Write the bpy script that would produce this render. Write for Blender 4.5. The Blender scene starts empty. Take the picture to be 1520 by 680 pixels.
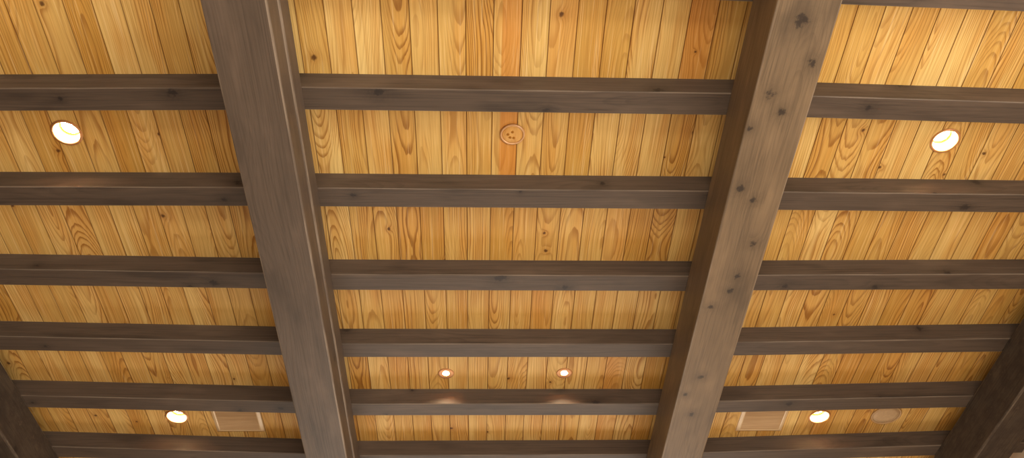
import bpy, bmesh, math, random
from mathutils import Matrix, Vector
random.seed(7)
SC = bpy.context.scene
C = SC.collection

# ------------------------------------------------------------------ camera
CAM_H = 1.5                      # camera height above the floor
CEIL = 5.35                      # underside of the ceiling boards
cam_data = bpy.data.cameras.new('camera')
cam = bpy.data.objects.new('camera', cam_data)
C.objects.link(cam)
fw = Vector((0.03630366880746982, 0.6716711176317157, 0.739959426840742))
rt = Vector((0.999319608655344, -0.029222234676900955, -0.02250290553280211))
up = Vector((-0.006508716313347172, -0.7402729028809916, 0.6722749927463482))
mw = Matrix.Identity(4)
for i in range(3):
    mw[i][0] = rt[i]; mw[i][1] = up[i]; mw[i][2] = -fw[i]
mw.translation = Vector((0, 0, CAM_H))
cam.matrix_world = mw
cam_data.sensor_fit = 'HORIZONTAL'
cam_data.sensor_width = 36.0
cam_data.lens = 1306.98 / 1520 * 36.0
cam_data.clip_start = 0.05
SC.camera = cam

# ------------------------------------------------------------------ light and exposure
SC.view_settings.view_transform = 'Standard'
SC.view_settings.look = 'None'
SC.view_settings.gamma = 1.0
SC.view_settings.use_curve_mapping = False
SC.view_settings.exposure = 0.22
ROOM_X0, ROOM_X1, ROOM_Y0, ROOM_Y1 = -3.75, 4.15, -4.5, 9.5

world = bpy.data.worlds.new('daylight')
SC.world = world
world.use_nodes = True
wn = world.node_tree.nodes['Background']
wn.inputs['Color'].default_value = (1.0, 0.96, 0.90, 1)
wn.inputs['Strength'].default_value = 1.0

def added_window_light(name, loc, target, sx, sy, power, col):
    d = bpy.data.lights.new(name, 'AREA')
    d.shape = 'RECTANGLE'; d.size = sx; d.size_y = sy; d.energy = power; d.color = col
    o = bpy.data.objects.new(name, d); C.objects.link(o)
    o.location = loc
    o.rotation_euler = (Vector(target) - Vector(loc)).to_track_quat('-Z', 'Z').to_euler()
    return o
# area lights added inside unseen windows of the back, right and front walls
added_window_light('added_daylight_back', (0.4, ROOM_Y0 + 0.15, 1.75), (0.4, 8, 1.75), 4.4, 2.3, 420, (1.0, 0.95, 0.88))
added_window_light('added_daylight_right', (ROOM_X1 - 0.15, 0.6, 1.75), (-8, 0.6, 1.75), 4.4, 2.3, 250, (1.0, 0.95, 0.88))
added_window_light('added_daylight_front', (0.4, ROOM_Y1 - 0.15, 1.75), (0.4, -8, 1.75), 5.6, 2.3, 190, (1.0, 0.90, 0.78))

# ------------------------------------------------------------------ helpers
def link(name, me, mat=None, parent=None):
    o = bpy.data.objects.new(name, me); C.objects.link(o)
    if mat: me.materials.append(mat)
    if parent: o.parent = parent
    return o
def from_bm(name, bm, mat=None, parent=None, smooth=False):
    me = bpy.data.meshes.new(name); bm.to_mesh(me); bm.free()
    if smooth:
        for p in me.polygons: p.use_smooth = True
    return link(name, me, mat, parent)
def tag(o, label, cat, group=None):
    o['label'] = label; o['category'] = cat; o['kind'] = 'thing'
    if group: o['group'] = group
    return o
def empty(name, loc, rz=0.0):
    o = bpy.data.objects.new(name, None); C.objects.link(o)
    o.empty_display_size = 0.1; o.location = loc; o.rotation_euler = (0, 0, rz)
    return o
def struct(o):
    o['kind'] = 'structure'; return o
def lathe(prof, n=48, close=False):
    """revolve a list of (radius, z) about z"""
    bm = bmesh.new(); rings = []
    for r, z in prof:
        if r < 1e-6: rings.append([bm.verts.new((0, 0, z))])
        else: rings.append([bm.verts.new((r*math.cos(2*math.pi*i/n), r*math.sin(2*math.pi*i/n), z)) for i in range(n)])
    pairs = list(zip(rings, rings[1:])) + ([(rings[-1], rings[0])] if close else [])
    for a, b in pairs:
        for i in range(n):
            j = (i+1) % n
            if len(a) == 1 and len(b) == 1: continue
            if len(a) == 1: bm.faces.new((a[0], b[j], b[i]))
            elif len(b) == 1: bm.faces.new((a[i], a[j], b[0]))
            else: bm.faces.new((a[i], a[j], b[j], b[i]))
    bmesh.ops.recalc_face_normals(bm, faces=bm.faces)
    return bm
def add_box(bm, x0, x1, y0, y1, z0, z1, bevel=0.0):
    vs = [bm.verts.new((x, y, z)) for x in (x0, x1) for y in (y0, y1) for z in (z0, z1)]
    fs = [bm.faces.new([vs[i] for i in f]) for f in ((0,1,3,2),(4,6,7,5),(0,4,5,1),(2,3,7,6),(0,2,6,4),(1,5,7,3))]
    if bevel:
        es = list({e for f in fs for e in f.edges})
        bmesh.ops.bevel(bm, geom=es, offset=bevel, segments=2, profile=0.5, affect='EDGES')
    bmesh.ops.recalc_face_normals(bm, faces=bm.faces)

# node graph helper
class G:
    def __init__(s, name):
        s.m = bpy.data.materials.new(name); s.m.use_nodes = True
        s.t = s.m.node_tree; s.n = s.t.nodes; s.l = s.t.links
        s.n.clear()
        s.out = s.n.new('ShaderNodeOutputMaterial')
        s.b = s.n.new('ShaderNodeBsdfPrincipled')
        s.l.new(s.b.outputs[0], s.out.inputs[0])
    def put(s, sock, v):
        if isinstance(v, bpy.types.NodeSocket): s.l.new(v, sock)
        elif isinstance(v, (tuple, list)) and len(v) == 3 and sock.type == 'RGBA': sock.default_value = (*v, 1)
        else: sock.default_value = v
    def math(s, op, a, b=0.0, c=0.0, clamp=False):
        n = s.n.new('ShaderNodeMath'); n.operation = op; n.use_clamp = clamp
        s.put(n.inputs[0], a); s.put(n.inputs[1], b); s.put(n.inputs[2], c)
        return n.outputs[0]
    def add(s, a, b): return s.math('ADD', a, b)
    def sub(s, a, b): return s.math('SUBTRACT', a, b)
    def mul(s, a, b): return s.math('MULTIPLY', a, b)
    def mad(s, a, b, c): return s.math('MULTIPLY_ADD', a, b, c)
    def smooth(s, x, lo, hi, o0=0.0, o1=1.0):
        n = s.n.new('ShaderNodeMapRange'); n.interpolation_type = 'SMOOTHSTEP'
        s.put(n.inputs[0], x); n.inputs[1].default_value = lo; n.inputs[2].default_value = hi
        n.inputs[3].default_value = o0; n.inputs[4].default_value = o1
        return n.outputs[0]
    def xyz(s, x, y=0.0, z=0.0):
        n = s.n.new('ShaderNodeCombineXYZ')
        s.put(n.inputs[0], x); s.put(n.inputs[1], y); s.put(n.inputs[2], z); return n.outputs[0]
    def sep(s, v):
        n = s.n.new('ShaderNodeSeparateXYZ'); s.put(n.inputs[0], v); return n.outputs
    def noise(s, v, scale=1.0, detail=2.0, rough=0.5):
        n = s.n.new('ShaderNodeTexNoise'); n.noise_dimensions = '3D'
        s.put(n.inputs['Vector'], v); n.inputs['Scale'].default_value = scale
        n.inputs['Detail'].default_value = detail; n.inputs['Roughness'].default_value = rough
        return n.outputs[0]
    def mix(s, f, a, b, mode='MIX'):
        n = s.n.new('ShaderNodeMix'); n.data_type = 'RGBA'; n.blend_type = mode
        s.put(n.inputs[0], f); s.put(n.inputs[6], a); s.put(n.inputs[7], b)
        return n.outputs[2]
    def attr(s, name):
        n = s.n.new('ShaderNodeAttribute'); n.attribute_type = 'GEOMETRY'; n.attribute_name = name
        return n.outputs['Vector']
    def bump(s, h, strength, dist):
        n = s.n.new('ShaderNodeBump'); n.inputs['Strength'].default_value = strength
        n.inputs['Distance'].default_value = dist; s.put(n.inputs['Height'], h)
        s.l.new(n.outputs[0], s.b.inputs['Normal'])
    def done(s, col, rough=0.5, spec=0.5, metal=0.0):
        s.put(s.b.inputs['Base Color'], col); s.put(s.b.inputs['Roughness'], rough)
        s.b.inputs['Specular IOR Level'].default_value = spec; s.b.inputs['Metallic'].default_value = metal
        return s.m

def srgb(h):
    h = h.lstrip('#'); r = []
    for i in (0, 2, 4):
        c = int(h[i:i+2], 16)/255
        r.append(c/12.92 if c <= 0.04045 else ((c+0.055)/1.055)**2.4)
    return tuple(r)

def wood_core(g, u, v, r1, r2, r3, ring, slope, knot_at, knot_size, cell_u, cell_v, marks=(), wide=0.16, wobble=0.008):
    """growth rings of a sawn timber, u across and v along in metres. marks: further knots (du, dv, size) as sockets"""
    vv = g.mad(r1, 57.0, v)
    wob = g.sub(g.noise(g.xyz(g.mul(u, 45.0), g.mul(vv, 45.0), r1), 1.0, 3.0, 0.6), 0.5)
    # knots: one candidate per cell, some of them present
    k = g.xyz(g.mad(r2, 31.0, g.mul(u, 1/cell_u)), g.mul(vv, 1/cell_v), g.mul(r3, 19.0))
    vo = g.n.new('ShaderNodeTexVoronoi'); vo.voronoi_dimensions = '2D'; vo.feature = 'F1'
    g.put(vo.inputs['Vector'], k); vo.inputs['Scale'].default_value = 1.0
    kp = g.sep(vo.outputs['Position']); ks = g.sep(k); kc = g.sep(vo.outputs['Color'])
    du = g.mul(g.sub(ks[0], kp[0]), cell_u); dv = g.mul(g.sub(ks[1], kp[1]), cell_v)
    has = g.smooth(kc[0], knot_at, knot_at+0.02)
    fibk = g.noise(g.xyz(g.mul(u, 70.0), g.mul(vv, 18.0), r2), 1.0, 2.0)
    cand = [(du, dv, g.mad(kc[1], knot_size, knot_size*0.5), has)]
    cand += [(a, b, c, None) for a, b, c in marks]
    knot = push = halo = 0.0
    for du, dv, size, has in cand:
        dist = g.math('SQRT', g.add(g.mul(du, du), g.mul(g.mul(dv, dv), 0.7)))
        dn = g.math('DIVIDE', dist, size)
        dw = g.add(g.mad(wob, wobble/0.006, dn), g.mul(g.sub(fibk, 0.5), 0.9))
        a = g.smooth(dw, 1.25, 0.40)
        d2 = g.mul(dn, dn)
        b = g.math('EXPONENT', g.mul(d2, -0.16)); c = g.math('EXPONENT', g.mul(g.mul(dw, dw), -0.13))
        if has is not None: a, b, c = g.mul(a, has), g.mul(b, has), g.mul(c, has)
        knot = g.math('MAXIMUM', a, knot); push = g.math('MAXIMUM', b, push); halo = g.math('MAXIMUM', c, halo)
    # rings
    low = g.noise(g.xyz(g.mul(r2, 40.0), g.mul(vv, 0.75), g.mul(r3, 9.0)), 1.0, 1.0)
    dd = g.add(g.mad(low, slope, -0.33*slope), g.mul(r2, 0.03))
    cx = g.mad(r3, wide, -0.5*wide)
    cwob = g.mad(g.noise(g.xyz(r3, g.mul(vv, 1.3), g.mul(r1, 23.0)), 1.0, 1.5), 0.036, -0.018)
    ux = g.sub(g.add(u, cwob), cx)
    fine = g.noise(g.xyz(g.mul(u, 34.0), g.mul(vv, 3.4), g.mul(r1, 11.0)), 1.0, 2.0)
    rad = g.math('SQRT', g.add(g.mul(ux, ux), g.mul(dd, dd)))
    rad = g.add(g.mad(fine, 0.0075, rad), g.mul(push, 0.013))
    # uneven years: wide and narrow rings
    rad = g.add(rad, g.mul(g.math('SINE', g.mad(rad, 95.0, g.mul(r1, 30.0))), 0.0045))
    ph = g.math('FRACT', g.math('DIVIDE', rad, ring))
    late = g.mul(g.smooth(ph, 0.45, 0.88), g.smooth(ph, 1.0, 0.93))
    fib = g.noise(g.xyz(g.mul(u, 300.0), g.mul(vv, 4.0), g.mul(r2, 77.0)), 1.0, 2.0)
    patch = g.noise(g.xyz(g.mul(u, 11.0), g.mul(vv, 1.5), g.mul(r1, 41.0)), 1.0, 2.0)
    streak = g.noise(g.xyz(g.mul(u, 95.0), g.mul(vv, 1.1), g.mul(r3, 51.0)), 1.0, 2.0)
    fib = g.mad(streak, 0.55, g.mul(fib, 0.5))
    grain = g.mul(late, g.smooth(patch, 0.3, 0.62, 0.25, 1.0))
    return grain, knot, fib, patch, halo, vv

def mat_boards():
    g = G('pine_boards')
    uv = g.sep(g.attr('wuv')); r = g.sep(g.attr('wr1')); q = g.sep(g.attr('wr2')); kk = g.sep(g.attr('wkn'))
    mark = (g.sub(uv[0], kk[0]), g.sub(uv[1], kk[1]), kk[2])
    grain, knot, fib, patch, halo, vv = wood_core(g, uv[0], uv[1], r[0], r[1], r[2], 0.0112, 0.32, 0.86, 0.010, 0.136, 0.60, [mark], 0.24)
    half = g.math('MAXIMUM', g.smooth(uv[0], -0.030, -0.020), g.sub(1.0, q[2]))
    orange = g.mul(q[0], half)
    pale = g.mix(q[1], srgb('#c89a49'), srgb('#e6c47b'))
    pale = g.mix(g.mul(g.smooth(patch, 0.35, 0.7), 0.55), pale, srgb('#cf9440'))
    pale = g.mix(orange, pale, srgb('#cf8e40'))
    dark = g.mix(q[1], srgb('#87541a'), srgb('#9f6a28'))
    dark = g.mix(orange, dark, srgb('#b4722a'))
    r4 = g.math('FRACT', g.mad(r[0], 17.3, g.mul(r[1], 5.1)))       # some boards show their rings strongly, some hardly
    col = g.mix(g.mul(grain, g.mad(r4, 0.58, 0.46)), pale, dark)
    col = g.mix(g.smooth(fib, 0.46, 0.68, 0.0, 0.55), col, g.mix(0.55, pale, dark))
    col = g.mix(g.smooth(fib, 0.48, 0.36, 0.0, 0.30), col, srgb('#f1d7a2'))
    col = g.mix(g.mul(halo, 0.40), col, srgb('#9c6220'))
    col = g.mix(g.mul(knot, 0.85), col, srgb('#4a240c'))
    # darkened seam where two boards meet
    edge = g.smooth(g.math('ABSOLUTE', uv[0]), 0.0632, 0.0670)
    col = g.mix(g.mul(edge, 0.68), col, srgb('#6b3f12'))
    g.bump(g.sub(g.mul(fib, 0.3), grain), 0.12, 0.002)
    return g.done(col, g.mad(grain, 0.06, 0.58), 0.3)

def mat_stain(name, base, dark, warm, seedk=0.0, rough=0.55, spec=0.35, mottle=0.0, marks=(), rings=0.22, knot_at=0.62, edge_light_max=0.40):
    g = G(name)
    uv = g.sep(g.attr('wuv')); kk = g.sep(g.attr('wkn')); edge_light = g.sep(g.attr('w_edge_light'))[0]
    oi = g.n.new('ShaderNodeObjectInfo').outputs['Random']
    r1 = g.math('FRACT', g.mad(oi, 7.31, g.add(uv[2], seedk)))
    r2 = g.math('FRACT', g.mad(oi, 13.7, g.mad(uv[2], 1.7, 0.31)))
    r3 = g.math('FRACT', g.mad(oi, 29.3, g.mad(uv[2], 2.3, 0.77)))
    mk = [(g.sub(uv[0], kk[0]), g.sub(uv[1], kk[1]), kk[2])]
    under = g.mul(uv[2], 50.0)
    mk += [(g.add(g.sub(uv[0], a), under), g.sub(uv[1], b), c) for a, b, c in marks]
    grain, knot, fib, patch, halo, vv = wood_core(g, uv[0], uv[1], r1, r2, r3, 0.016, 0.30, knot_at, 0.016, 0.15, 0.75, mk, 0.5, 0.016)
    pale_ = tuple(min(1.0, c*1.35) for c in warm)
    col = g.mix(patch, base, warm)
    col = g.mix(g.mul(grain, rings), col, dark)
    col = g.mix(g.smooth(fib, 0.48, 0.70, 0.0, 0.45), col, dark)
    col = g.mix(g.smooth(fib, 0.50, 0.36, 0.0, 0.30), col, warm)
    blot = g.noise(g.xyz(g.mul(uv[0], 6.0), g.mul(vv, 1.5), g.mul(r3, 5.0)), 1.0, 3.0, 0.6)
    col = g.mix(g.smooth(blot, 0.52, 0.75, 0.0, 0.55), col, dark)
    col = g.mix(g.smooth(blot, 0.48, 0.28, 0.0, 0.5), col, pale_)
    col = g.mix(g.mul(halo, 0.45), col, dark)
    col = g.mix(g.mul(knot, 0.75), col, srgb('#1c1512'))
    edge_n = g.noise(g.xyz(g.mul(uv[0], 3.0), g.mul(vv, 2.3), r2), 1.0, 3.0)
    col = g.mix(g.mul(edge_light, g.smooth(edge_n, 0.35, 0.65, 0.08, edge_light_max)), col, srgb('#93826f'))  # highlight painted along the chamfered edges, broken up by noise
    if mottle:
        mo = g.noise(g.xyz(g.mul(uv[0], 14.0), g.mul(vv, 7.0), r1), 1.0, 4.0, 0.65)
        col = g.mix(g.smooth(mo, 0.4, 0.62, 0.0, mottle), col, srgb('#2a1f17'))
        col = g.mix(g.smooth(mo, 0.62, 0.75, 0.0, mottle*0.5), col, srgb('#85705a'))
    g.bump(g.sub(g.mul(fib, 0.6), g.mul(grain, 0.5)), 0.25, 0.002)
    return g.done(col, rough, spec)

def mat_plain(name, col, rough=0.5, spec=0.5, metal=0.0, var=0.12, scale=8.0):
    g = G(name)
    tc = g.n.new('ShaderNodeTexCoord').outputs['Object']
    n = g.noise(tc, scale, 3.0)
    c = g.mix(n, tuple(x*(1-var) for x in col), tuple(min(1, x*(1+var)) for x in col))
    return g.done(c, rough, spec, metal)
def mat_emit(name, col, strength):
    g = G(name)
    g.b.inputs['Emission Color'].default_value = (*col, 1)
    g.b.inputs['Emission Strength'].default_value = strength
    return g.done(col, 0.5)
def mat_veneer(name, a, b, scale=(30, 3, 30)):
    g = G(name)
    tc = g.n.new('ShaderNodeTexCoord').outputs['Object']
    mp = g.n.new('ShaderNodeMapping'); g.put(mp.inputs['Vector'], tc); mp.inputs['Scale'].default_value = scale
    n = g.noise(mp.outputs[0], 1.0, 3.0)
    return g.done(g.mix(g.smooth(n, 0.3, 0.7), a, b), 0.5, 0.35)

M_BOARD = mat_boards()
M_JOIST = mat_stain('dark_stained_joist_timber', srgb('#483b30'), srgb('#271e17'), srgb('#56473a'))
M_BEAM = mat_stain('grey_brown_stained_beam_timber', srgb('#524539'), srgb('#352b22'), srgb('#5e4f42'), 0.4, knot_at=0.88, edge_light_max=0.65)
RB_KNOTS = [(0.014, -0.647, 0.030), (-0.091, -0.437, 0.020), (0.066, -0.266, 0.020), (-0.011, -0.17, 0.018), (0.118, -0.071, 0.013),
            (0.005, 0.378, 0.017), (-0.06, 0.68, 0.018), (-0.023, 0.93, 0.018), (-0.004, 1.043, 0.018), (0.078, 1.177, 0.015),
            (0.025, 1.816, 0.016), (0.089, 1.993, 0.012), (0.016, 2.2, 0.018)]
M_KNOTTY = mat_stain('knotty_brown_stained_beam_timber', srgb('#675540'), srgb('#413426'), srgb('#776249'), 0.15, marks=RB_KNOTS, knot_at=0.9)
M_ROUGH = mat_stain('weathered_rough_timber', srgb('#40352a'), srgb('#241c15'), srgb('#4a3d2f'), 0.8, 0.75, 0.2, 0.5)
M_PLASTER = mat_plain('plaster_wall', srgb('#c9b49c'), 0.85, 0.2, 0, 0.08, 3.0)
M_DIM_WALL = mat_veneer('unseen_dimming_wall', srgb('#4a3826'), srgb('#5c4731'), (8, 8, 1))  # unseen left wall, coloured dark to dim the left bay
M_FLOOR = mat_plain('stone_floor', srgb('#c8b79f'), 0.5, 0.4, 0, 0.12, 1.2)
M_BLOCKER = mat_plain('light_blocking_slab', srgb('#6b5438'), 0.8, 0.2)
M_FRAME = mat_plain('window_frame_paint', srgb('#4a3a2d'), 0.5, 0.4)
M_TRIM = mat_plain('brushed_copper_trim', srgb('#c98f5c'), 0.4, 0.5, 0.35, 0.08, 20)
M_REFL = mat_plain('white_reflector', srgb('#fff2dc'), 0.3, 0.6, 0.0, 0.02, 20)
M_LAMP = mat_emit('lit_lamp_lens', (1.0, 0.70, 0.40), 200.0)
M_SPOT = mat_emit('lit_small_lamp_lens', (1.0, 0.74, 0.46), 1300.0)
M_GOLD = mat_plain('golden_lens_ring', srgb('#7a4200'), 0.4, 0.4, 0.0, 0.03, 20)
M_GLASS = G('window_glass'); M_GLASS.b.inputs['Transmission Weight'].default_value = 1.0
M_GLASS = M_GLASS.done((0.95, 0.98, 1.0), 0.02, 0.5)

# ------------------------------------------------------------------ room shell
def box_obj(name, x0, x1, y0, y1, z0, z1, mat):
    bm = bmesh.new(); add_box(bm, x0, x1, y0, y1, z0, z1)
    return struct(from_bm(name, bm, mat))
T = 0.2
TOP = CEIL + 0.25
box_obj('floor', ROOM_X0-T, ROOM_X1+T, ROOM_Y0-T, ROOM_Y1+T, -0.2, 0, M_FLOOR)

def wall_with_opening(name, axis, pos, outward, a0, a1, o0, o1, z0, z1):
    """wall slab on plane axis=pos, spanning a0..a1, with an opening o0..o1 x z0..z1"""
    bm = bmesh.new()
    p0, p1 = (pos, pos+T) if outward > 0 else (pos-T, pos)
    for (b0, b1, c0, c1) in ((a0, o0, 0, TOP), (o1, a1, 0, TOP), (o0, o1, 0, z0), (o0, o1, z1, TOP)):
        if axis == 'x': add_box(bm, p0, p1, b0, b1, c0, c1)
        else: add_box(bm, b0, b1, p0, p1, c0, c1)
    return struct(from_bm(name, bm, M_PLASTER))
WIN = (0.6, 2.9)
wall_with_opening('wall_back', 'y', ROOM_Y0, -1, ROOM_X0, ROOM_X1, -2.4, 3.2, *WIN)
wall_with_opening('wall_front', 'y', ROOM_Y1, 1, ROOM_X0, ROOM_X1, -2.4, 3.2, *WIN)
wall_with_opening('wall_right', 'x', ROOM_X1, 1, ROOM_Y0-T, ROOM_Y1+T, -1.6, 2.8, *WIN)
box_obj('wall_left', ROOM_X0-T, ROOM_X0, ROOM_Y0-T, ROOM_Y1+T, 0, TOP, M_DIM_WALL)

def window(n, axis, pos, o0, o1):
    root = struct(empty('window_%d' % n, (0, 0, 0)))
    z0, z1 = WIN; f = 0.07
    bm = bmesh.new()
    def bar(a0, a1, c0, c1):
        if axis == 'x': add_box(bm, pos-0.04, pos+0.04, a0, a1, c0, c1, 0.004)
        else: add_box(bm, a0, a1, pos-0.04, pos+0.04, c0, c1, 0.004)
    bar(o0, o1, z0, z0+f); bar(o0, o1, z1-f, z1); bar(o0, o0+f, z0+f, z1-f); bar(o1-f, o1, z0+f, z1-f)
    k = 4
    for i in range(1, k):
        m = o0 + (o1-o0)*i/k
        bar(m-f/2, m+f/2, z0+f, z1-f)
    from_bm('window_frame', bm, M_FRAME, root)
    bm = bmesh.new()
    if axis == 'x': add_box(bm, pos-0.004, pos+0.004, o0+f, o1-f, z0+f, z1-f)
    else: add_box(bm, o0+f, o1-f, pos-0.004, pos+0.004, z0+f, z1-f)
    from_bm('window_glass', bm, M_GLASS, root)
window(1, 'y', ROOM_Y0-0.1, -2.4, 3.2)
window(2, 'y', ROOM_Y1+0.1, -2.4, 3.2)
window(3, 'x', ROOM_X1+0.1, -1.6, 2.8)

# ------------------------------------------------------------------ ceiling of tongue-and-groove pine boards
BW, PHASE = 0.136, 0.060
HH = CEIL - CAM_H                       # 3.85
JD, JW, BD = 0.1320, 0.1338, 0.4523     # joist depth, joist width, beam underside below the ceiling
# (centre x, y, radius) of the holes cut for the recessed lamps
BIG_LAMPS = [(-2.193, 2.826), (2.549, 2.819), (-2.180, 5.347), (2.528, 5.357)]
SMALL_LAMPS = [(-0.229, 4.850), (0.592, 4.846)]
HOLES = [(x, y, 0.070) for x, y in BIG_LAMPS] + [(x, y, 0.025) for x, y in SMALL_LAMPS]
ROW_Y = [ROOM_Y0] + [-3.9 + 0.656*i for i in range(8)]        # board ends fall above the joists
ROW_Y = [y for y in ROW_Y if y < 1.6] + [1.84, 2.50, 3.14, 3.81, 4.45, 5.08, 5.72, 6.38, 7.03, 7.69, 8.35, 9.0, ROOM_Y1]

def ceiling():
    me = bpy.data.meshes.new('ceiling')
    verts, faces, uvs, r1s, r2s, kns = [], [], [], [], [], []
    KN = [(-1.711, 2.828, 0.010), (-0.537, 3.501, 0.011), (0.382, 3.525, 0.009), (-2.076, 2.072, 0.012), (1.075, 2.285, 0.006),
          (-2.481, 5.407, 0.009), (-0.834, 2.346, 0.015), (0.205, 4.906, 0.013), (2.629, 3.057, 0.009), (-0.80, 2.16, 0.013)]
    k0 = math.floor((ROOM_X0-PHASE)/BW); k1 = math.ceil((ROOM_X1-PHASE)/BW)
    rnd = random.Random(21)
    ch, cz = 0.0022, 0.0035
    special = {(0, 1.84): (0.75, 0.75), (0, 2.50): (0.95, 0.6), (7, 1.84): (0.70, 0.65), (5, 3.14): (0.25, 0.5), (6, 4.45): (0.45, 0.5), (6, 5.08): (0.4, 0.5)}
    for k in range(k0, k1):
        x0 = PHASE + k*BW; xc = x0 + BW/2
        i = 0
        while i < len(ROW_Y)-1:
            span = rnd.choice([1, 1, 2, 2, 3])
            j = min(i+span, len(ROW_Y)-1)
            forced = [a for a in range(i, j+1) if any((k, ROW_Y[a]) == s for s in special)]
            if (k, ROW_Y[i]) in special: j = i+1
            elif forced: j = forced[0] if forced[0] > i else j
            v0, v1 = ROW_Y[i], ROW_Y[j]
            R1 = (rnd.random(), rnd.random(), rnd.random())
            orange = max(0.0, rnd.gauss(0.0, 0.05)) + (0.22 if rnd.random() < 0.035 else 0)
            light = min(1, max(0, rnd.gauss(0.52, 0.32)))
            if (k, ROW_Y[i]) in special: orange, light = special[(k, ROW_Y[i])]
            if k == 0 and v0 == 2.50: R1 = last
            last = R1
            R2 = (min(1, orange), light, 1.0 if k == 0 and v0 in (1.84, 2.50) else 0.0)
            kn = next((((a-xc), b, c) for a, b, c in KN if abs(a-xc) < BW/2 and v0 < b < v1), (9.0, 0.0, 0.01))
            cols = {0.0, ch, BW-ch, BW}
            hs = [h for h in HOLES if v0 < h[1] < v1 and h[0]-h[2] < x0+BW and h[0]+h[2] > x0]
            h = hs[0] if hs else None
            if h:
                for a in range(25):
                    t = h[0] - h[2]*math.cos(math.pi*a/24) - x0
                    if 0 < t < BW: cols.add(t)
            cols = sorted(cols)
            def quad(ua, ub, ya, yb, yc, yd):
                # (ua,ya) (ub,yb) (ub,yc) (ua,yd)
                b = len(verts)
                for u, y in ((ua, ya), (ub, yb), (ub, yc), (ua, yd)):
                    z = CEIL + cz*max(0.0, 1 - min(u, BW-u)/ch)
                    verts.append((x0+u, y, z))
                    uvs.append((u-BW/2, y, 0.0)); r1s.append(R1); r2s.append(R2); kns.append(kn)
                faces.append((b, b+3, b+2, b+1))
            for ua, ub in zip(cols, cols[1:]):
                if h:
                    def s(u):
                        d = h[2]**2 - (x0+u-h[0])**2
                        return math.sqrt(d) if d > 0 else 0.0
                    sa, sb = s(ua), s(ub)
                    if sa > 1e-5 or sb > 1e-5:
                        quad(ua, ub, v0, v0, h[1]-sb, h[1]-sa); quad(ua, ub, h[1]+sa, h[1]+sb, v1, v1)
                        continue
                quad(ua, ub, v0, v0, v1, v1)
            i = j
    me.from_pydata(verts, [], faces)
    for nm, data in (('wuv', uvs), ('wr1', r1s), ('wr2', r2s), ('wkn', kns)):
        at = me.attributes.new(nm, 'FLOAT_VECTOR', 'POINT')
        at.data.foreach_set('vector', [c for v in data for c in v])
    me.update()
    return struct(link('ceiling', me, M_BOARD))
ceiling()
box_obj('roof_light_blocker', ROOM_X0-T-0.02, ROOM_X1+T+0.02, ROOM_Y0-T-0.02, ROOM_Y1+T+0.02, TOP, TOP+0.1, M_BLOCKER)  # unseen slab added above the boards to block light

# ------------------------------------------------------------------ timbers
def timber(name, prof, length, mat, knots=None):
    """sweep the closed profile [(y, z)] along local x, centred; stores wood coordinates in 'wuv'"""
    n = len(prof); nx = max(2, int(length/0.25))
    bm = bmesh.new()
    lay = bm.loops.layers.float_vector.new('wuv')
    lkn = bm.loops.layers.float_vector.new('wkn'); l_edge = bm.loops.layers.float_vector.new('w_edge_light')
    knots = knots or {}
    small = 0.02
    rings = []
    for i in range(nx+1):
        x = -length/2 + length*i/nx
        rings.append([bm.verts.new((x, y, z)) for y, z in prof])
    per = [0.0]
    for i in range(n):
        a, b = prof[i], prof[(i+1) % n]; per.append(per[-1]+math.hypot(a[0]-b[0], a[1]-b[1]))
    # faces of the squared timber get their own board-like coordinates
    side = []
    for i in range(n):
        a, b = prof[i], prof[(i+1) % n]
        ny, nz = b[1]-a[1], -(b[0]-a[0])
        side.append(0 if abs(nz) >= abs(ny) else (1 if ny > 0 else 2))
    cy = (min(p[0] for p in prof)+max(p[0] for p in prof))/2
    cz_ = (min(p[1] for p in prof)+max(p[1] for p in prof))/2
    for i in range(nx):
        for j in range(n):
            q = [(rings[i], j), (rings[i+1], j), (rings[i+1], (j+1) % n), (rings[i], (j+1) % n)]
            f = bm.faces.new([r[k] for r, k in q])
            for lp in f.loops:
                y, z = lp.vert.co.y, lp.vert.co.z
                lp[lay] = ((y-cy if side[j] == 0 else z-cz_), lp.vert.co.x, 0.13*side[j])
                lp[lkn] = knots.get(side[j], (9.0, 0.0, 0.01))
                lp[l_edge] = (1.0 if per[j+1]-per[j] < small else 0.0, 0, 0)  # narrow chamfer faces carry the painted edge highlight
    for ring in (rings[0], rings[-1]):
        f = bm.faces.new(ring)
        for lp in f.loops: lp[lay] = (lp.vert.co.y-cy, (lp.vert.co.z-cz_)*0.3, 0.5); lp[lkn] = (9.0, 0.0, 0.01)
    bmesh.ops.recalc_face_normals(bm, faces=bm.faces)
    return from_bm(name, bm, mat)
def rect(y0, y1, z0, z1, c):
    """rectangle with small eased arrises, counter-clockwise"""
    k = 0.3*c
    def corner(y, z, sy, sz):
        return [(y+sy*c, z), (y+sy*k, z+sz*k), (y, z+sz*c)]
    a = corner(y0, z0, 1, 1); b = corner(y1, z0, -1, 1); d = corner(y1, z1, -1, -1); e = corner(y0, z1, 1, -1)
    return a[::-1] + b + d[::-1] + e

# the two large beams: the joists rest on top of them
BT, BB = CEIL-JD, CEIL-BD
BLEN = ROOM_Y1-ROOM_Y0
YC = (ROOM_Y0+ROOM_Y1)/2
def big_beam(x0, x1, slope, mat, prof=None, c=0.008):
    w = x1-x0; h = BT-BB
    o = timber('timber_beam', prof or rect(-w/2, w/2, 0, h, c), BLEN-0.24, mat)
    # local x runs along the room; local y points to the left wall
    o.location = ((x0+x1)/2 + slope*(YC-3.66), YC, BB)
    o.rotation_euler = (0, 0, math.pi/2 - math.atan(slope))
    return o
hB = BT-BB; wl = 0.2794
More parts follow.
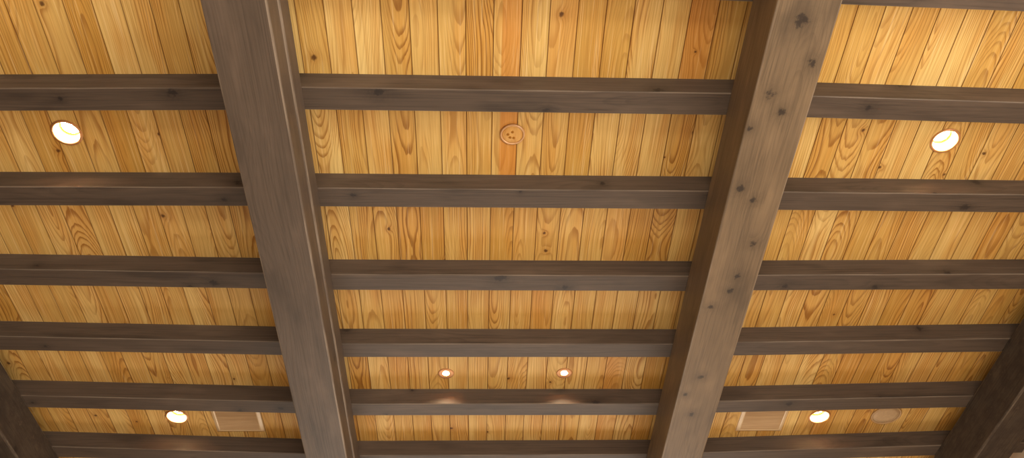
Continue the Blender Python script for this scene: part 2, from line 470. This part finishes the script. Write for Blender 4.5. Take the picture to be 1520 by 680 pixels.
# left beam: the side towards the middle bay is stepped, the upper half standing a little proud
c = 0.010; st = 0.010; m = hB*0.52
profL = [(-wl/2+c, 0), (wl/2-0.008, 0), (wl/2-0.002, 0.002), (wl/2, 0.008), (wl/2, hB), (-wl/2-st, hB), (-wl/2-st, m+0.006), (-wl/2-st+0.005, m), (-wl/2, m-0.003), (-wl/2, c), (-wl/2+0.3*c, 0.3*c)]
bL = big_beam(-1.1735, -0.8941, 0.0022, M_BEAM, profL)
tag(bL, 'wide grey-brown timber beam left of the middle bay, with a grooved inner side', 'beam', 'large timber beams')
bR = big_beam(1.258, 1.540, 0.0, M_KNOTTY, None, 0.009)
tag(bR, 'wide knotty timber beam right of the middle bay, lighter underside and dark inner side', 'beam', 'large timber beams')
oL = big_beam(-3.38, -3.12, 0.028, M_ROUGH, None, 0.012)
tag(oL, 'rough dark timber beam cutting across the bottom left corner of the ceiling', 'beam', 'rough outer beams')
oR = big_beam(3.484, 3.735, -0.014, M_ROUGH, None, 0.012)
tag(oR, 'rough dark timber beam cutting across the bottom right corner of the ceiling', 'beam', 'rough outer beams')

# joists: (near edge y at x=0, slope) in units of the camera-to-ceiling height
SEG = {
 'AL': (0.6293, -0.0181), 'AC': (0.6335, 0.0022), 'AR': (0.6272, 0.0217),
 'BL': (0.7988, -0.0065), 'BC': (0.8008, -0.0003), 'BR': (0.7993, 0.0042),
 'CL': (0.9766, 0.0149), 'CC': (0.9739, -0.0003), 'CR': (0.9771, -0.0130),
 'DL': (1.1424, 0.0271), 'DC': (1.1380, -0.0015), 'DR': (1.1437, -0.0246),
 'EL': (1.3105, 0.0398), 'EC': (1.3040, 0.0001), 'ER': (1.3117, -0.0344),
 'FL': (1.4793, 0.0555), 'FC': (1.4671, -0.0028), 'FR': (1.4818, -0.0487),
 'ZC': (0.4602, 0.0254), 'ZR': (0.4595, 0.0246),
}
LAB = {
 'AL': 'dark joist in the left bay just above its large bright downlight',
 'BL': 'dark joist in the left bay below the large downlight, catching an orange glow',
 'CL': 'dark joist in the left bay, third from the top, knotty',
 'DL': 'dark joist in the left bay, fourth from the top, two above the lower downlight',
 'EL': 'dark joist in the left bay just above the lower downlight and its air vent',
 'FL': 'lowest dark joist in the left bay, reddish glow below the lower downlight',
 'AC': 'dark joist in the middle bay directly above the round wooden cover plate',
 'BC': 'dark joist in the middle bay directly below the round wooden cover plate',
 'CC': 'dark joist in the middle bay, two below the round wooden cover plate',
 'DC': 'dark joist in the middle bay just above the two tiny spotlights',
 'EC': 'dark joist in the middle bay with two small glints from the tiny spotlights above it',
 'FC': 'lowest dark joist in the middle bay, cut off by the photo edge',
 'ZC': 'sliver of dark joist at the top edge of the middle bay',
 'AR': 'dark joist in the right bay just above its large bright downlight',
 'BR': 'dark joist in the right bay below the large downlight, catching an orange glow',
 'CR': 'dark joist in the right bay, two below the large bright downlight',
 'DR': 'dark joist in the right bay, two above the lower downlight and grey disc',
 'ER': 'dark joist in the right bay just above the lower downlight, air vent and grey disc',
 'FR': 'lowest dark joist in the right bay, reddish glow below the lower downlight',
 'ZR': 'dark joist in the right bay cut off by the top edge of the photo',
}
XL, XR = -1.034, 1.399                    # the segments butt over the centre of the two big beams
SPAN = {'L': (ROOM_X0+0.03, XL-0.003), 'C': (XL+0.003, XR-0.003), 'R': (XR+0.003, ROOM_X1-0.03)}
GRP = {'L': 'joists of the left bay', 'C': 'joists of the middle bay', 'R': 'joists of the right bay'}
# knots seen on the undersides: (world x, offset from the underside's middle line, size)
JKNOT = {'AL': (-1.53, -0.038, 0.022), 'AC': (-0.515, -0.05, 0.024), 'CL': (-1.586, 0.022, 0.022), 'CC': (0.121, -0.042, 0.026),
         'AR': (1.99, -0.006, 0.018), 'CR': (1.868, 0.029, 0.016), 'EL': (-1.652, 0.055, 0.018), 'ER': (2.179, -0.017, 0.020),
         'BL': (-1.402, 0.018, 0.014), 'BC': (-0.694, -0.017, 0.014)}
for key, (a, b) in SEG.items():
    x0, x1 = SPAN[key[1]]; xc = (x0+x1)/2; ang = math.atan(b)
    kn = JKNOT.get(key)
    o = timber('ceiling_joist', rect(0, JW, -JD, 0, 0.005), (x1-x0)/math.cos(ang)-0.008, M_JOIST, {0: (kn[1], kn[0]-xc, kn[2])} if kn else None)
    o.location = (xc, (a + b*xc/HH)*HH, CEIL)
    o.rotation_euler = (0, 0, ang)
    tag(o, LAB[key], 'joist', GRP[key[1]])

# ------------------------------------------------------------------ recessed downlights
def downlight(x, y, label, R=0.068, rec=0.060):
    root = empty('recessed_downlight', (x, y, CEIL))
    tag(root, label, 'downlight', 'large recessed downlights')
    from_bm('trim_ring', lathe([(R, 0.004), (R, -0.004), (R+0.004, -0.006), (R+0.012, -0.004), (R+0.014, 0.0), (R+0.012, 0.002), (R+0.004, 0.004)], 64, True), M_TRIM, root, True)
    from_bm('reflector', lathe([(R-0.001, 0.0), (R*0.97, rec*0.35), (R*0.93, rec*0.68)], 64), M_REFL, root, True)
    from_bm('lamp_lens', lathe([(R*0.72, rec+0.004), (R*0.70, rec+0.001), (R*0.55, rec-0.003), (R*0.25, rec-0.007), (0, rec-0.008)], 64), M_LAMP, root, True)
    from_bm('lens_ring', lathe([(R*0.93, rec*0.68), (R*0.91, rec*0.90), (R*0.80, rec+0.003), (R*0.715, rec+0.004)], 64), M_GOLD, root, True)
    from_bm('housing', lathe([(R*0.93, rec+0.006), (R*0.93, rec+0.08), (0, rec+0.08)], 48), M_FRAME, root, True)
LL = ['big bright round downlight in the left bay between its two topmost joists',
      'big bright round downlight in the right bay, upper of the two there',
      'bright downlight in the left bay beside the square air vent',
      'bright downlight in the right bay between the air vent and grey disc']
for (x, y), s in zip(BIG_LAMPS, LL): downlight(x, y, s)

def spotlight(x, y, label):
    root = empty('small_spotlight', (x, y, CEIL))
    tag(root, label, 'spotlight', 'tiny spotlights of the middle bay')
    from_bm('trim_ring', lathe([(0.024, 0.006), (0.023, 0.0), (0.028, -0.004), (0.052, -0.003), (0.056, 0.0), (0.05, 0.002)], 48, True), M_TRIM, root, True)
    from_bm('baffle', lathe([(0.0235, 0.003), (0.022, 0.012), (0.019, 0.020)], 48), M_TRIM, root, True)
    from_bm('lamp_lens', lathe([(0.019, 0.020), (0.013, 0.018), (0, 0.017)], 48), M_SPOT, root, True)
    from_bm('housing', lathe([(0.024, 0.022), (0.024, 0.09), (0, 0.09)], 32), M_FRAME, root, True)
spotlight(*SMALL_LAMPS[0], 'tiny lit spotlight in the middle bay, the left one of the pair')
spotlight(*SMALL_LAMPS[1], 'tiny lit spotlight in the middle bay, the right one of the pair')

# ------------------------------------------------------------------ round cover plate in the middle bay
M_COVER = mat_veneer('tan_cover_veneer', srgb('#c08a42'), srgb('#d7a45a'), (40, 8, 40))
M_RIM = mat_plain('pinkish_rim', srgb('#cfa273'), 0.35, 0.5, 0.2, 0.06, 20)
M_SLOT = mat_plain('brown_recess', srgb('#9c641c'), 0.7, 0.2)
root = empty('round_cover_plate', (0.171, 2.804, CEIL))
tag(root, 'round wood-coloured cover plate with brown dots on the orange board of the middle bay', 'cover plate')
from_bm('rim', lathe([(0.056, 0.0), (0.056, -0.007), (0.060, -0.010), (0.066, -0.008), (0.068, 0.0)], 56, True), M_RIM, root, True)
from_bm('cover', lathe([(0.056, -0.001), (0.056, -0.005), (0.050, -0.007), (0.02, -0.008), (0, -0.008)], 56), M_COVER, root, True)
for ax, ay in ((0.000, 0.018), (-0.024, 0.002), (-0.012, -0.017), (0.008, -0.020)):
    o = from_bm('slot', lathe([(0.008, 0.0), (0.0075, -0.0015), (0.005, -0.002), (0, -0.002)], 20), M_SLOT, root, True)
    o.location = (ax, -ay, -0.0075)

# ------------------------------------------------------------------ grey disc in the right bay
M_DISC = mat_plain('grey_beige_mesh', srgb('#b99c77'), 0.6, 0.3, 0, 0.15, 60)
M_DRIM = mat_plain('tan_disc_rim', srgb('#b89568'), 0.45, 0.4, 0, 0.06, 20)
root = empty('ceiling_speaker', (3.025, 5.335, CEIL))
tag(root, 'round grey-beige speaker disc in the right bay beside the lower downlight', 'speaker')
from_bm('rim', lathe([(0.098, 0.0), (0.098, -0.006), (0.104, -0.009), (0.110, -0.006), (0.112, 0.0)], 56, True), M_DRIM, root, True)
from_bm('grille', lathe([(0.098, -0.001), (0.097, -0.004), (0.06, -0.007), (0, -0.008)], 56), M_DISC, root, True)

# ------------------------------------------------------------------ air vents
M_VFRAME = mat_plain('cream_vent_frame', srgb('#d9bd93'), 0.4, 0.5, 0, 0.05, 10)
M_SLAT = mat_veneer('brown_vent_slats', srgb('#b3936c'), srgb('#c4a57e'), (3, 40, 3))
M_DARK = mat_plain('dark_vent_inside', srgb('#6e4f33'), 0.9, 0.1)
def vent(x0, x1, y0, y1, label):
    xc, yc = (x0+x1)/2, (y0+y1)/2; hx, hy = (x1-x0)/2, (y1-y0)/2
    root = empty('air_vent', (xc, yc, CEIL))
    tag(root, label, 'vent', 'ceiling air vents')
    f = 0.030
    bm = bmesh.new()
    # frame as a mitred ring with a sloping face
    loops = []
    for dx, z in ((0.0, 0.0), (0.003, -0.006), (f*0.75, -0.014), (f, -0.012), (f, 0.0)):
        loops.append([bm.verts.new((sx*(hx-dx), sy*(hy-dx), z)) for sx, sy in ((-1,-1),(1,-1),(1,1),(-1,1))])
    for a, b in zip(loops, loops[1:]+loops[:1]):
        for i in range(4): bm.faces.new((a[i], a[(i+1)%4], b[(i+1)%4], b[i]))
    bmesh.ops.recalc_face_normals(bm, faces=bm.faces)
    from_bm('frame', bm, M_VFRAME, root)
    bm = bmesh.new(); add_box(bm, -hx+f, hx-f, -hy+f, hy-f, -0.002, -0.0005)
    from_bm('backing', bm, M_DARK, root)
    n = 12; pitch = (2*(hy-f))/n
    for i in range(n):
        yy = -hy+f+pitch*(i+0.5)
        bm = bmesh.new(); add_box(bm, -hx+f, hx-f, -pitch*0.52, pitch*0.52, -0.0012, 0.0012, 0.0005)
        bmesh.ops.rotate(bm, verts=bm.verts, matrix=Matrix.Rotation(math.radians(-22), 3, 'X'))
        bmesh.ops.translate(bm, verts=bm.verts, vec=(0, yy, -0.0075))
        from_bm('slat', bm, M_SLAT, root)
vent(-1.925, -1.575, 5.19, 5.525, 'square air vent in the left bay between the lower downlight and the big beam')
vent(1.93, 2.28, 5.19, 5.53, 'square air vent in the right bay between the big beam and lower downlight')
